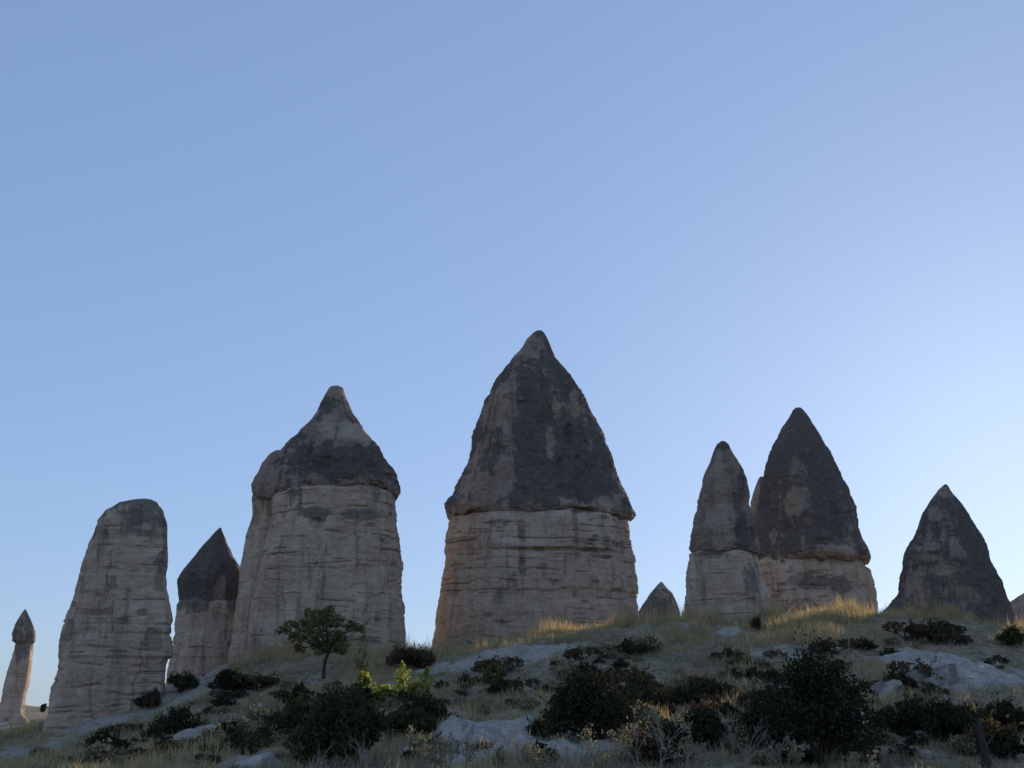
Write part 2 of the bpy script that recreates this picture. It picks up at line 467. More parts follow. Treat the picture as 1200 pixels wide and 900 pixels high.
def make_rock_part(name, parent, P0, rows, mat, n_ring=240, n_path=200, depth=0.8, seed=0, kind='body', patches=(), expo=2.3, amp=1.0,
                   back=0.0, dark_base=0.0, dark_noise=0.62, pale_band=None, minr=None, ringtilt=0.0, crack_n=16, rim_fresh=1.0):
    az = math.atan2(P0[0], P0[1])
    path, f, e, lat = rows_to_path(rows, P0, az, n_path, back)
    # ring angles: denser on the side that can be seen
    nf = int(n_ring * 0.72); nb = n_ring - nf
    th = np.concatenate([np.linspace(-pi - 0.25, 0.25, nf, endpoint=False), np.linspace(0.25, pi - 0.25, nb, endpoint=False)])
    c_ = np.cos(th); s_ = np.sin(th)
    cx = np.sign(c_) * np.abs(c_) ** (2 / expo); sy = np.sign(s_) * np.abs(s_) ** (2 / expo)
    sl, zl, sr, zr = path.T
    cen = (sl + sr) / 2; rad = np.abs(sr - sl) / 2
    zc_ = (zl + zr) / 2
    fac = np.ones((n_path, n_ring))
    rf = np.random.default_rng(900 + seed)
    npl = 9 if kind == 'cap' else 7
    for q in range(npl):
        ph = -pi * (q + rf.uniform(0.2, 0.8)) / npl * 1.15 + 0.2
        if abs(math.sin(ph)) < 0.5: continue
        dk = rf.uniform(0.84, 0.98) if kind == 'cap' else rf.uniform(0.90, 1.0)
        wob = vnoise(np.stack([zc_ * 0.22, np.full_like(zc_, q * 3.7), np.full_like(zc_, seed * 1.3)], -1), 7)
        ang = th[None, :] - (ph + 0.28 * wob[:, None])
        co = np.cos(ang)
        lim = (dk + 0.07 * wob[:, None]) / np.maximum(co, 0.1)
        fac = np.where(co > 0.1, np.minimum(fac, lim), fac)
    if kind == 'cap':                       # the overhanging rim keeps its full girth
        rim = sstep(0.80, 0.97, np.linspace(0, 1, n_path))[:, None]
        fac = fac + (1 - fac) * rim * 0.8
    S = cen[:, None] + rad[:, None] * cx[None, :] * fac
    D = back + rad[:, None] * depth * sy[None, :] * fac
    Z = (zl + zr)[:, None] / 2 + (zr - zl)[:, None] / 2 * cx[None, :] + ringtilt * D
    X = P0[0] + S * e[0] + D * f[0]
    Y = P0[1] + S * e[1] + D * f[1]
    P = np.stack([X, Y, Z], -1)
    R = np.maximum(rad, 0.02)[:, None]
    scale = np.clip(R / 3.0 + 0.05, 0.10, 1.0) * amp * 1.25
    so = seed * 13.7
    Q = P + so
    crack = np.zeros_like(X)
    rs = np.random.default_rng(100 + seed)
    if kind == 'body':
        d = 0.40 * fbm(Q * np.array([.28, .28, .14]), 3, seed) + 0.17 * fbm(Q * 0.9, 4, seed + 3) + 0.06 * fbm(Q * 3.3, 3, seed + 5)
        # run-off flutes
        fl = fbm(Q * np.array([0.62, 0.62, 0.05]), 4, seed + 9, ridged=True)
        d = d + 0.52 * fl
        # bedding layers standing proud or eaten back
        zz = Z + 0.22 * fbm(Q * 0.22, 2, seed + 21) + 0.05 * fbm(Q * 1.4, 2, seed + 22)
        z0, z1 = Z.min(), Z.max()
        edges = [z0 - 0.5]
        while edges[-1] < z1 + 0.5:
            edges.append(edges[-1] + rs.uniform(0.35, 1.35))
        edges = np.array(edges)
        li = np.clip(np.searchsorted(edges, zz.ravel()) - 1, 0, len(edges) - 2).reshape(zz.shape)
        off = rs.uniform(-1, 1, len(edges))
        fr = (zz - edges[li]) / (edges[li + 1] - edges[li])
        pillow = 1 - (2 * fr - 1) ** 4
        mk = 0.5 + 0.5 * fbm(Q * np.array([.5, .5, .9]), 2, seed + 33)
        d = d + 0.10 * off[li] * mk + 0.04 * pillow * mk
        # blocky spalls
        sp_ = vnoise(Q * np.array([.55, .55, .8]) + 0.35 * np.stack([vnoise(Q * 1.3, 5), vnoise(Q * 1.3, 6), vnoise(Q * 1.3, 7)], -1), seed + 48)
        d = d + 0.14 * np.round(sp_ * 2.0) / 2.0
        # open bedding cracks, broken along their length
        for k in range(int(crack_n * 1.6)):
            zc = rs.uniform(z0 + 0.3, z1 - 0.3)
            q1 = np.stack([S * 0.45 + k * 9.1 + so, D * .45, np.full_like(S, k * 3.3)], -1)
            wv = zc + rs.uniform(-0.09, 0.09) * S + 0.12 * fbm(q1, 2, seed + 40 + k) + 0.06 * fbm(q1 * 4.3, 3, seed + 41 + k)
            mask = sstep(0.22, 0.62, vnoise(np.stack([S * rs.uniform(.5, 1.3) + k * 5.7, D * .6, np.full_like(S, k * 1.9)], -1), seed + 70 + k) + 0.3 * vnoise(q1 * 7, seed + 72))
            wd = rs.uniform(0.018, 0.042)
            g = np.exp(-((Z - wv) / wd) ** 2) * mask
            ledge = np.exp(-np.maximum(Z - wv, 0) / rs.uniform(.2, .6)) * (Z > wv) * mask
            d = d - 0.12 * g + rs.uniform(-0.02, 0.07) * ledge
            crack = np.maximum(crack, g * rs.uniform(0.4, 1.0))
        # upright joints
        for k in range(max(2, crack_n // 4)):
            sc = rs.uniform(-0.8, 0.8) * rad.mean()
            wv = sc + 0.35 * fbm(np.stack([np.full_like(S, k * 7.7), D * .3, Z * 0.6 + so], -1), 4, seed + 90 + k)
            mask = sstep(0.25, 0.7, vnoise(np.stack([Z * 0.55 + k * 3.1, np.full_like(S, k * 2.2), D * 0 + so], -1), seed + 95 + k)) * (D < 0)
            g = np.exp(-((S - wv) / 0.045) ** 2) * mask
            d = d - 0.14 * g
            crack = np.maximum(crack, 0.5 * g)
        # pock marks
        pk = sstep(0.48, 0.62, vnoise(Q * np.array([1.7, 1.7, 2.6]), seed + 55)) * sstep(0.0, 0.4, vnoise(Q * 0.35, seed + 57))
        d = d - 0.16 * pk
        crack = np.maximum(crack, 0.55 * pk)
    else:
        # cap rock: broad chisel facets, gullies, rubble
        d = 0.42 * fbm(Q * np.array([.32, .32, .2]), 3, seed) + 0.46 * fbm(Q * np.array([.55, .55, .13]), 4, seed + 3, ridged=True)
        d = d + 0.16 * fbm(Q * np.array([1.7, 1.7, .8]), 4, seed + 6) + 0.06 * fbm(Q * 5.0, 3, seed + 8, gain=.6)
        step = vnoise(Q * np.array([.6, .6, 1.1]), seed + 14)
        st2 = vnoise(Q * np.array([1.5, 1.5, 1.9]) + 0.4 * vnoise(Q * 2.5, 3)[..., None], seed + 15)
        d = d + 0.07 * np.round(st2 * 1.8) / 1.8
        d = d + 0.10 * np.round(step * 2.2) / 2.2
        pk = sstep(0.5, 0.66, vnoise(Q * np.array([1.9, 1.9, 1.9]), seed + 55)) * sstep(-0.1, 0.4, vnoise(Q * 0.4, seed + 57))
        d = d - 0.14 * pk
        crack = np.maximum(crack, 0.35 * pk)
    d = d * scale
    rx = (S - cen[:, None]) / R; ry = (D - back) / R
    ln = np.sqrt(rx * rx + ry * ry) + 1e-6
    # keep the measured outline: a little less roughness where the side turns away
    side = 1 - 0.15 * np.abs(c_)[None, :] ** 6
    S = S + rx / ln * d * side
    D = D + ry / ln * d
    if kind != 'body':
        Z = Z + scale * 0.16 * fbm(Q * 1.1, 3, seed + 77)
        rimw = sstep(0.70, 0.95, np.linspace(0, 1, n_path))[:, None]
        Z = Z + rimw * scale * (0.36 * fbm(Q * 0.55, 3, seed + 78) + 0.20 * np.round(2 * vnoise(Q * 1.3, seed + 79)) / 2)
    # colour attributes
    V = (Z - Z.min()) / (Z.max() - Z.min())
    dark = np.full_like(S, dark_base) + dark_noise * fbm(Q * np.array([.55, .55, .16]), 4, seed + 61) + 0.25 * fbm(Q * 1.7, 3, seed + 63)
    pale = 0.35 * sstep(0.1, 0.6, fbm(Q * np.array([.5, .5, .8]), 3, seed + 66))
    tt_ = np.linspace(0, 1, n_path)[:, None]
    if kind == 'body':                      # lichen running down from the cap
        dark = dark + 0.75 * sstep(0.22, 0.03, tt_ + 0.22 * fbm(Q * np.array([1.1, 1.1, .25]), 4, seed + 64))
    else:                                   # fresh undercut along the rim
        dark = dark - 0.85 * sstep(0.86, 0.97, tt_ + 0.10 * fbm(Q * np.array([.8, .8, .8]), 4, seed + 64)) * rim_fresh
    if pale_band:
        za, zb = pale_band
        pale = pale + 0.55 * sstep(za, za + 0.15, V) * sstep(zb, zb - 0.1, V)
    for (px, py, rx_, ry_, what, val) in patches:
        s0, zz0 = lat(px, py)
        k = math.hypot(P0[0], P0[1]) / FPX
        dd = np.sqrt(((S - s0) / (rx_ * k)) ** 2 + ((Z - zz0) / (ry_ * k)) ** 2) + 0.85 * fbm(Q * np.array([.8, .8, .55]), 5, seed + 80, gain=.62)
        w = sstep(1.3, 0.45, dd) * (D < back + 0.2 * R)
        if what == 'dark': dark = dark + val * w
        elif what == 'pale': pale = pale + val * w
        elif what == 'hole':
            D = D + val * w * 0.7
            crack = np.maximum(crack, 0.35 * w)
    X = P0[0] + S * e[0] + D * f[0]
    Y = P0[1] + S * e[1] + D * f[1]
    V3 = np.stack([X, Y, Z], -1).reshape(-1, 3)
    npth = len(path)
    ids = np.arange(npth * n_ring).reshape(npth, n_ring)
    nxt = np.roll(ids, -1, axis=1)
    Fq = np.stack([ids[:-1], ids[1:], nxt[1:], nxt[:-1]], -1).reshape(-1, 4)
    org = np.array(parent.location) if parent is not None else np.zeros(3)
    at_ = {'dark': np.clip(dark, -1, 1.5).ravel(), 'pale': np.clip(pale, 0, 1).ravel(), 'crack': np.clip(crack, 0, 1).ravel()}
    return mesh_from(name, V3 - org, Fq, mat, parent, attrs=at_)

def chimney(name, label, px, Y, group='fairy chimneys on the ridge'):
    p = at(px, 817, Y)
    z = gz(p[0], Y)
    o = empty(name, (p[0], Y, z))
    return tag(o, label, 'rock chimney', group), np.array([p[0], Y, z])

NM = 'fairy_chimney'
# slender distant pillar
t, P0 = chimney(NM, 'slender distant rock pillar with small pointed knob, beside the broad capless pillar', 14, 85)
make_rock_part('column', t, P0, [(750, 21, 33), (754, 17, 38), (762, 15, 38.5), (787, 9.5, 35), (813, 4, 30), (838, -1, 27), (850, -4, 28), (875, -8, 32)],
               M['tuff'], 110, 120, 0.9, seed=1, amp=1.0, pale_band=(0.72, 0.98), crack_n=6)
make_rock_part('cap', t, P0, [(714, 29, 30), (718, 26, 32), (726, 21, 37), (735, 17, 40), (744, 14, 43), (751, 14, 43), (755, 18, 39), (756, 24, 33)],
               M['cap'], 90, 70, 0.9, seed=2, kind='cap', dark_base=0.55, amp=1.2, expo=2.6)
# broad capless pillar
t, P0 = chimney(NM, 'broad capless pillar of banded grey tuff with rounded top and side notches', 132, 49)
make_rock_part('column', t, P0, [(584.5, 166, 171), (585.5, 158, 177), (589, 140, 183), (599, 123, 188), (611, 113, 191.5), (628, 107, 193), (644, 102, 194), (661, 97.5, 195),
                (688, 91, 196), (719, 84, 199.5), (742, 77, 201), (744.5, 76.5, 197), (747, 76, 201), (769, 73.5, 200.5), (773, 74, 193.5), (798, 68, 190), (826, 60, 187), (866, 53, 188), (900, 48, 192)],
               M['tuff'], 290, 330, 0.7, seed=4, dark_base=0.05, dark_noise=0.35, amp=0.62, crack_n=30, expo=2.5,
               patches=[(150, 628, 45, 5, 'dark', 0.4), (150, 660, 60, 4, 'dark', 0.3), (190, 680, 10, 60, 'dark', 0.15), (150, 600, 40, 16, 'dark', 0.25)])
# small leaning chimney between
t, P0 = chimney(NM, 'mid-sized chimney with dark lopsided cap dripping down, behind the broad capless pillar', 242, 62)
make_rock_part('column', t, P0, [(694, 236, 258), (702, 216, 276), (709, 209.5, 282), (725, 208, 282), (756, 204, 284), (787, 198, 288), (815, 194, 292), (840, 190, 294)],
               M['tuff'], 200, 200, 0.8, seed=7, dark_base=-0.1, amp=0.7, pale_band=(0.5, 0.72), crack_n=14,
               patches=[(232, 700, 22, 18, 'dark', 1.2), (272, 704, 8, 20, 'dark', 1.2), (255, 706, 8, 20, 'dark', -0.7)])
make_rock_part('cap', t, P0, [(618.6, 257, 259), (624, 252, 261), (631, 246.5, 264), (640, 238, 267), (647, 232.5, 271), (655, 226, 276), (663, 220, 280), (672, 214.5, 283), (682, 211, 283), (694, 211, 281.5), (706, 212, 279.5), (711, 215, 277), (713, 224, 270)],
               M['cap'], 190, 150, 0.85, seed=8, kind='cap', dark_base=1.0, amp=0.6, rim_fresh=0.35,
               patches=[(258, 690, 7, 18, 'dark', -1.1)])
# great capped chimney with a buttress
t, P0 = chimney(NM, 'great capped chimney with crooked pale tip and a side buttress, behind the small tree', 385, 57.5)
make_rock_part('column', t, P0, [(572, 350, 430), (581, 334, 448), (587, 324, 459), (604, 323, 460), (628, 319, 462), (656, 313, 464), (688, 308, 466), (726, 301, 469), (765, 293, 472), (800, 287, 475)],
               M['tuff'], 290, 300, 0.80, seed=11, dark_base=0.0, dark_noise=0.4, amp=0.62, crack_n=26, expo=2.6, pale_band=(0.9, 1.0), ringtilt=-0.13,
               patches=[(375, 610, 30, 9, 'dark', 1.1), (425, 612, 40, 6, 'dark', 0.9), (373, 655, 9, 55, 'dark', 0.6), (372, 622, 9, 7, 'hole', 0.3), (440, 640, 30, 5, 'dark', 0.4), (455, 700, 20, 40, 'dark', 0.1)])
make_rock_part('buttress', t, P0, [(560, 312, 345), (570, 301, 350), (582, 298, 352), (604, 297.5, 352), (628, 290, 345), (656, 286, 340), (688, 282, 336), (726, 278, 334), (765, 273, 332), (800, 269, 330)],
               M['tuff'], 150, 240, 1.0, seed=13, dark_base=0.05, dark_noise=0.4, amp=0.75, crack_n=18, back=3.6,
               patches=[(300, 610, 8, 14, 'dark', 0.5), (292, 725, 7, 30, 'dark', 0.5)])
make_rock_part('cap_shoulder', t, P0, [(529, 322, 340), (532, 317, 345), (537, 313, 350), (543, 308, 352), (551, 304, 354), (560, 299, 355), (569, 296.5, 356), (578, 297, 356), (584, 301, 352), (588, 310, 345)],
               M['cap'], 150, 110, 0.9, seed=15, kind='cap', dark_base=0.2, amp=0.55, back=2.6)
make_rock_part('cap', t, P0, [(453, 389, 397), (455, 386, 401), (463, 381, 403), (468, 378, 405), (482, 370, 412), (498, 360, 422), (514, 348, 432), (528, 334, 440), (538, 325, 446),
                (550, 319, 453), (567, 315, 460), (576, 314, 464), (581, 316, 464), (586, 323, 458), (587, 335, 448)],
               M['cap'], 290, 220, 0.74, seed=12, kind='cap', dark_base=0.56, amp=0.7, expo=2.2, ringtilt=-0.13,
               patches=[(404, 510, 36, 17, 'dark', -1.3), (405, 512, 32, 14, 'pale', 0.7), (380, 490, 20, 14, 'pale', 0.25), (392, 462, 12, 10, 'dark', -0.5), (405, 550, 60, 22, 'dark', 0.6), (386, 528, 6, 12, 'dark', 0.8), (314, 562, 18, 18, 'dark', -0.55), (340, 545, 14, 14, 'pale', 0.2), (322, 548, 16, 8, 'dark', 0.2)])
# tallest central chimney
t, P0 = chimney(NM, 'tallest chimney with big dark pointed cap on a square tan column', 628, 64)
make_rock_part('column', t, P0, [(600, 575, 690), (607, 548, 718), (613, 532, 732.5), (624, 530, 733), (634, 528, 734), (648, 526.5, 736), (656, 529, 738.5), (670, 525, 740), (686, 523, 741.7), (712, 518.5, 743.5), (752, 514, 746), (785, 510, 748)],
               M['tuff'], 320, 280, 0.78, seed=17, dark_base=-0.05, dark_noise=0.35, amp=0.62, crack_n=34, expo=2.8, pale_band=(0.84, 0.97),
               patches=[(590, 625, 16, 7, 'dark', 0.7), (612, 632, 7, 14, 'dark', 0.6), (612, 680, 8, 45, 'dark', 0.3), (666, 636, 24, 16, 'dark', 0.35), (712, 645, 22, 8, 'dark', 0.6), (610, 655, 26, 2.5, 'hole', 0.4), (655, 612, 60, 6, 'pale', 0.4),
                        (660, 655, 35, 2.5, 'hole', 0.35), (612, 670, 3.5, 14, 'hole', 0.4), (540, 670, 10, 3, 'hole', 0.35), (700, 655, 20, 2.5, 'hole', 0.35)])
make_rock_part('cap', t, P0, [(388, 628, 635), (390, 625, 637), (397, 618, 641), (406, 611.5, 645), (420, 599, 652), (439, 587, 665), (461, 575, 680), (488, 564, 694), (516, 557, 706), (538, 549, 714), (559, 541, 721),
                (580, 530, 729), (592, 524, 733), (600, 523.5, 736), (607, 525, 738), (612, 531, 734), (614, 545, 722)],
               M['cap'], 320, 260, 0.74, seed=18, kind='cap', dark_base=0.82, amp=0.7, expo=2.4,
               patches=[(575, 580, 34, 20, 'dark', -1.1), (597, 520, 10, 60, 'dark', -0.55), (580, 480, 16, 36, 'dark', -0.45), (644, 530, 6, 25, 'dark', -0.7), (672, 478, 6, 25, 'dark', -0.7), (625, 410, 20, 14, 'dark', -0.35), (665, 550, 40, 45, 'dark', 0.4), (625, 480, 20, 60, 'dark', 0.3), (570, 540, 16, 24, 'dark', -0.2)])
# far small cone
t, P0 = chimney('rock_cone', 'small distant pointed rock cone peeping over the ridge between two chimneys', 773, 96, None)

make_rock_part('cone', t, P0, [(682, 774, 776), (686, 770, 779), (695, 762, 787), (710, 752, 794), (728, 743, 800), (745, 735, 806), (775, 722, 818)],
               M['cap'], 120, 90, 0.9, seed=21, kind='cap', dark_base=0.6, amp=0.5)
# slim twisted chimney
t, P0 = chimney(NM, 'slim knobbly brown chimney standing just before the dark pointed one', 855, 53)
make_rock_part('column', t, P0, [(638, 836, 864), (645, 824, 877), (650, 812.5, 886.5), (672, 809, 895), (700, 806.5, 902), (725, 806, 905), (750, 804, 908), (770, 803, 910)],
               M['tuff'], 220, 170, 0.8, seed=23, dark_base=-0.05, dark_noise=0.4, amp=0.62, crack_n=10,
               patches=[(880, 680, 14, 26, 'dark', 0.55), (858, 665, 8, 10, 'dark', 0.4), (830, 652, 16, 3, 'dark', 0.6)])
make_rock_part('cap', t, P0, [(517, 845, 849), (520, 841, 853), (526, 837.5, 856), (541, 833, 863), (560, 827, 870), (576, 822, 873.5), (593, 818, 873), (605, 812, 878), (626, 808, 887), (640, 807, 889), (648, 811, 887), (650, 822, 878)],
               M['cap'], 220, 190, 0.85, seed=24, kind='cap', dark_base=0.15, amp=1.0,
               patches=[(848, 522, 9, 8, 'dark', 0.7), (840, 575, 14, 45, 'dark', -0.3), (852, 605, 10, 22, 'pale', 0.3), (852, 610, 9, 22, 'dark', -0.7), (875, 630, 14, 22, 'dark', 0.7), (845, 545, 10, 18, 'pale', 0.2), (868, 560, 6, 35, 'dark', 0.5), (822, 625, 12, 14, 'dark', -0.15)])
# dark pointed chimney
t, P0 = chimney(NM, 'dark pointed chimney on a short tan column with overhanging rim, beside the slim knobbly one', 948, 70)
make_rock_part('column', t, P0, [(640, 925, 980), (652, 900, 1000), (663, 888, 1010), (668, 891, 1016), (687, 889, 1021), (710, 887, 1025), (730, 886, 1027), (760, 884, 1030)],
               M['tuff'], 230, 160, 0.83, seed=27, dark_base=0.0, dark_noise=0.4, amp=0.6, crack_n=16, expo=2.6, pale_band=(0.78, 0.95),
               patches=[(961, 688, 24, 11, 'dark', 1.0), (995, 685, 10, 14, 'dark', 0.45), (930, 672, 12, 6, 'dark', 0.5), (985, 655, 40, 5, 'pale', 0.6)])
make_rock_part('shoulder', t, P0, [(559, 890, 896), (564, 887, 902), (577, 881.5, 910), (590, 878.5, 915), (600, 878.5, 918), (615, 882, 920), (640, 885, 925), (655, 886, 925), (672, 890, 920)],
               M['cap'], 110, 110, 0.9, seed=29, kind='cap', dark_base=0.55, amp=1.1, back=0.6, patches=[(889, 590, 8, 20, 'dark', -0.4)])
make_rock_part('cap', t, P0, [(478, 933, 938), (481, 930, 941), (490, 926, 948), (503, 917, 957), (518, 908, 965.5), (535, 900, 975), (554, 895, 983.5), (577, 893.5, 993), (593, 893, 998.5), (610, 892, 1003),
                (630, 890, 1008), (642, 889, 1014), (651, 889, 1018.5), (656, 890, 1018.5), (661, 896, 1012), (663, 910, 1000)],
               M['cap'], 260, 220, 0.8, seed=28, kind='cap', dark_base=0.86, amp=0.7, expo=2.4,
               patches=[(922, 520, 14, 26, 'dark', -0.3), (930, 598, 12, 14, 'dark', -0.75), (925, 555, 18, 12, 'dark', -0.25), (945, 485, 10, 8, 'dark', -0.3), (970, 560, 18, 60, 'dark', 0.35), (955, 590, 3, 50, 'dark', 0.5)])
# dark cone at the right end
t, P0 = chimney(NM, 'isolated dark cone without a separate column, at the bare shoulder of the ridge', 1113, 55)
make_rock_part('cone', t, P0, [(567.6, 1107, 1109), (570, 1104, 1111), (574, 1099.5, 1113), (588, 1090, 1124), (602, 1081.5, 1135), (618, 1076.6, 1144), (632, 1072, 1150), (648, 1064, 1156), (664, 1059.5, 1162), (683, 1055, 1171),
                (702, 1046, 1176), (713, 1041, 1179), (724, 1038, 1185), (738, 1034, 1191), (765, 1028, 1200)],
               M['cap'], 260, 240, 0.82, seed=31, kind='cap', dark_base=0.78, amp=0.7,
               patches=[(1098, 606, 8, 8, 'dark', -0.6), (1102, 672, 12, 5, 'dark', -1.0), (1105, 676, 8, 3, 'pale', 0.4), (1094, 644, 8, 6, 'dark', -0.7), (1118, 645, 5, 10, 'dark', -0.6), (1092, 658, 10, 4, 'dark', -0.5), (1070, 690, 10, 10, 'dark', -0.3), (1138, 700, 12, 8, 'dark', -0.35), (1150, 640, 14, 60, 'dark', 0.3)])
# rounded mound cut by the picture's edge
t, P0 = chimney('rock_mound', 'rounded rock mound rising past the isolated dark cone', 1235, 84, None)
make_rock_part('mound', t, P0, [(676, 1233, 1237), (679, 1222, 1250), (686, 1212, 1262), (697, 1199, 1275), (704, 1188, 1285), (713, 1179, 1292), (728, 1170, 1302), (750, 1160, 1312), (785, 1145, 1330)],
               M['cap'], 120, 80, 0.9, seed=33, kind='cap', dark_base=0.2, amp=0.6)

# ------------------------------------------------------------------ loose and outcropping pale tuff
def boulder(name, label, px, py, wpx, hpx, seed, mat='chalk', sink=0.35, depth=0.8, group=None, cat='rock', Y=None, n=96, amp=1.0):
    c = on_ground(px, py + hpx * 0.3) if Y is None else np.array([*at(px, py, Y)[:2], 0])
    if Y is not None: c[2] = gz(c[0], c[1])
    k = c[1] / FPX
    rx = wpx * k / 2; rz = hpx * k * 0.75; ry = rx * depth
    u = np.linspace(0, 2 * pi, n, endpoint=False); v = np.linspace(0.02, pi - 0.02, n // 2)
    U, Vv = np.meshgrid(u, v)
    B = np.stack([np.sin(Vv) * np.cos(U), np.sin(Vv) * np.sin(U), np.cos(Vv)], -1)
    rb = np.random.default_rng(seed)
    sg = B.copy()
    for q in range(24):
        nn = rb.normal(size=3); nn /= np.linalg.norm(nn)
        h_ = rb.uniform(0.48, 0.9)
        pr = sg @ nn
        sg = sg - np.maximum(pr - h_, 0)[..., None] * nn * 1.0
    Q = B * np.array([rx, ry, rz]) + seed * 11.3
    d = 1 + amp * (0.22 * fbm(Q * 0.9, 3, seed) + 0.12 * fbm(Q * 2.2, 4, seed + 2, ridged=True) + 0.12 * np.round(2.5 * vnoise(Q * 1.9, seed + 5)) / 2.5 + 0.06 * fbm(Q * 6, 3, seed + 4))
    Vt = sg * np.array([rx, ry, rz]) * d[..., None]
    ids = np.arange(Vt.shape[0] * n).reshape(-1, n)
    nx_ = np.roll(ids, -1, 1)
    Fq = np.stack([ids[:-1], ids[1:], nx_[1:], nx_[:-1]], -1).reshape(-1, 4)
    Vf = Vt.reshape(-1, 3)
    Qf = Vf + seed * 3.1
    at_ = {'dark': -0.15 + 0.55 * fbm(Qf * 0.8, 4, seed + 9), 'pale': sstep(0, 0.5, fbm(Qf * 0.9, 3, seed + 7)), 'crack': 0.8 * sstep(0.55, 0.75, fbm(Qf * 1.1, 4, seed + 13, ridged=True))}
    o = mesh_from(name, Vf, Fq, M[mat], attrs=at_)
    o.location = (c[0], c[1], c[2] + rz * (0.5 - sink))
    return tag(o, label, cat, group)

ob = 'pale tuff boulders bursting out of the right-hand slope'
boulder('tuff_outcrop', 'largest pale tuff outcrop breaking from the slope below the isolated dark cone', 1092, 786, 84, 44, 41, sink=0.58, depth=0.8, group=ob, n=130, amp=1.3)
boulder('tuff_boulder', 'rounded pale boulder at the downhill tip of the tuff outcrop', 1040, 808, 44, 30, 42, group=ob)
boulder('tuff_boulder', 'small pale boulder alone under the bushes beside the tuff outcrop', 1168, 803, 32, 20, 44, group=ob)
boulder('tuff_boulder', 'little pale stone below the hollow of the tuff outcrop', 1075, 838, 18, 12, 45, group=ob)
boulder('tuff_boulder', 'low grey stone in the grass below the black hollow bush', 1080, 864, 28, 12, 54, group=ob)
boulder('tuff_outcrop', 'smooth whitish tuff hump in the grass below the olive shrub', 560, 870, 120, 40, 46, sink=0.42, depth=0.7, amp=0.5)
boulder('tuff_outcrop', 'whitish tuff block joining the smooth hump under the dark round bush', 612, 852, 60, 36, 47, sink=0.42, amp=0.6)
boulder('tuff_outcrop', 'low white tuff slab in the grass beside the dark leafy bush', 302, 893, 66, 15, 48, sink=0.3, amp=0.5)
boulder('tuff_outcrop', 'small grey-white rock scar in the brown grass below the ridge', 905, 770, 46, 16, 49, sink=0.4, amp=0.7)
boulder('fallen_block', 'tan fallen block at the foot of the slender distant pillar', 22, 850, 34, 12, 50, mat='tuff', Y=80, n=40)
boulder('fallen_block', 'small tan block lying apart from the slender distant pillar', 46, 848, 22, 9, 51, mat='tuff', Y=78, n=40)

# ------------------------------------------------------------------ plants
def tube_mesh(segs, sides=5):
    """segs: list of (p0, p1, r0, r1) -> verts, faces"""
    V, Fc = [], []
    for (a, b, r0, r1) in segs:
        a = np.asarray(a, float); b = np.asarray(b, float)
        d = b - a; L = np.linalg.norm(d)
        if L < 1e-5: continue
        d = d / L
        h = np.array([1, 0, 0]) if abs(d[0]) < 0.8 else np.array([0, 1, 0])
        x = np.cross(d, h); x /= np.linalg.norm(x); y = np.cross(d, x)
        base = len(V)
        for (p, r) in ((a, r0), (b + d * r1 * 0.5, r1)):
            for k in range(sides):
                an = 2 * pi * k / sides
                V.append(p + r * (x * cos(an) + y * sin(an)))
        for k in range(sides):
            k2 = (k + 1) % sides
            Fc.append((base + k, base + k2, base + sides + k2, base + sides + k))
    return np.array(V), np.array(Fc)

def leaves_mesh(C, size, rs, aspect=0.55, up=0.0, droop=None):
    """one small folded quad for each centre in C"""
    n = len(C)
    d = rs.normal(size=(n, 3)); d[:, 2] += up
    d /= np.linalg.norm(d, axis=1, keepdims=True)
    h = rs.normal(size=(n, 3))
    s = np.cross(d, h); s /= np.linalg.norm(s, axis=1, keepdims=True)
    L = size * rs.uniform(0.6, 1.35, (n, 1))
    a = C - d * L * 0.5; b = C + s * L * aspect * 0.5; c = C + d * L * 0.5; e = C - s * L * aspect * 0.5
    V = np.stack([a, b, c, e], 1).reshape(-1, 3)
    Fq = np.arange(4 * n).reshape(n, 4)
    return V, Fq

def blob_leaves(rs, blobs, n, shell=0.55, gaps=0.25, seed=0):
    """leaf centres spread through lumpy blobs (cx,cy,cz,rx,ry,rz)"""
    w = np.array([b[3] * b[4] * b[5] for b in blobs]) ** 0.75
    cnt = np.maximum(1, (n * w / w.sum()).astype(int))
    out = []
    for b, k in zip(blobs, cnt):
        k2 = int(k * 1.9)
        v = rs.normal(size=(k2, 3)); v /= np.linalg.norm(v, axis=1, keepdims=True)
        r = rs.uniform(shell ** 3, 1, (k2, 1)) ** (1 / 3)
        p = v * r
        lump = 1 + 0.30 * fbm(v * 2.2 + b[0] * 3 + seed, 3, seed)
        p = p * lump[:, None]
        P = p * np.array(b[3:6]) + np.array(b[0:3])
        keep = fbm(P * 3.1 / max(0.4, b[3]) + seed, 3, seed + 5) > gaps * rs.uniform(-1.2, 0.6, k2)
        out.append(P[keep][:k])
    return np.concatenate(out)

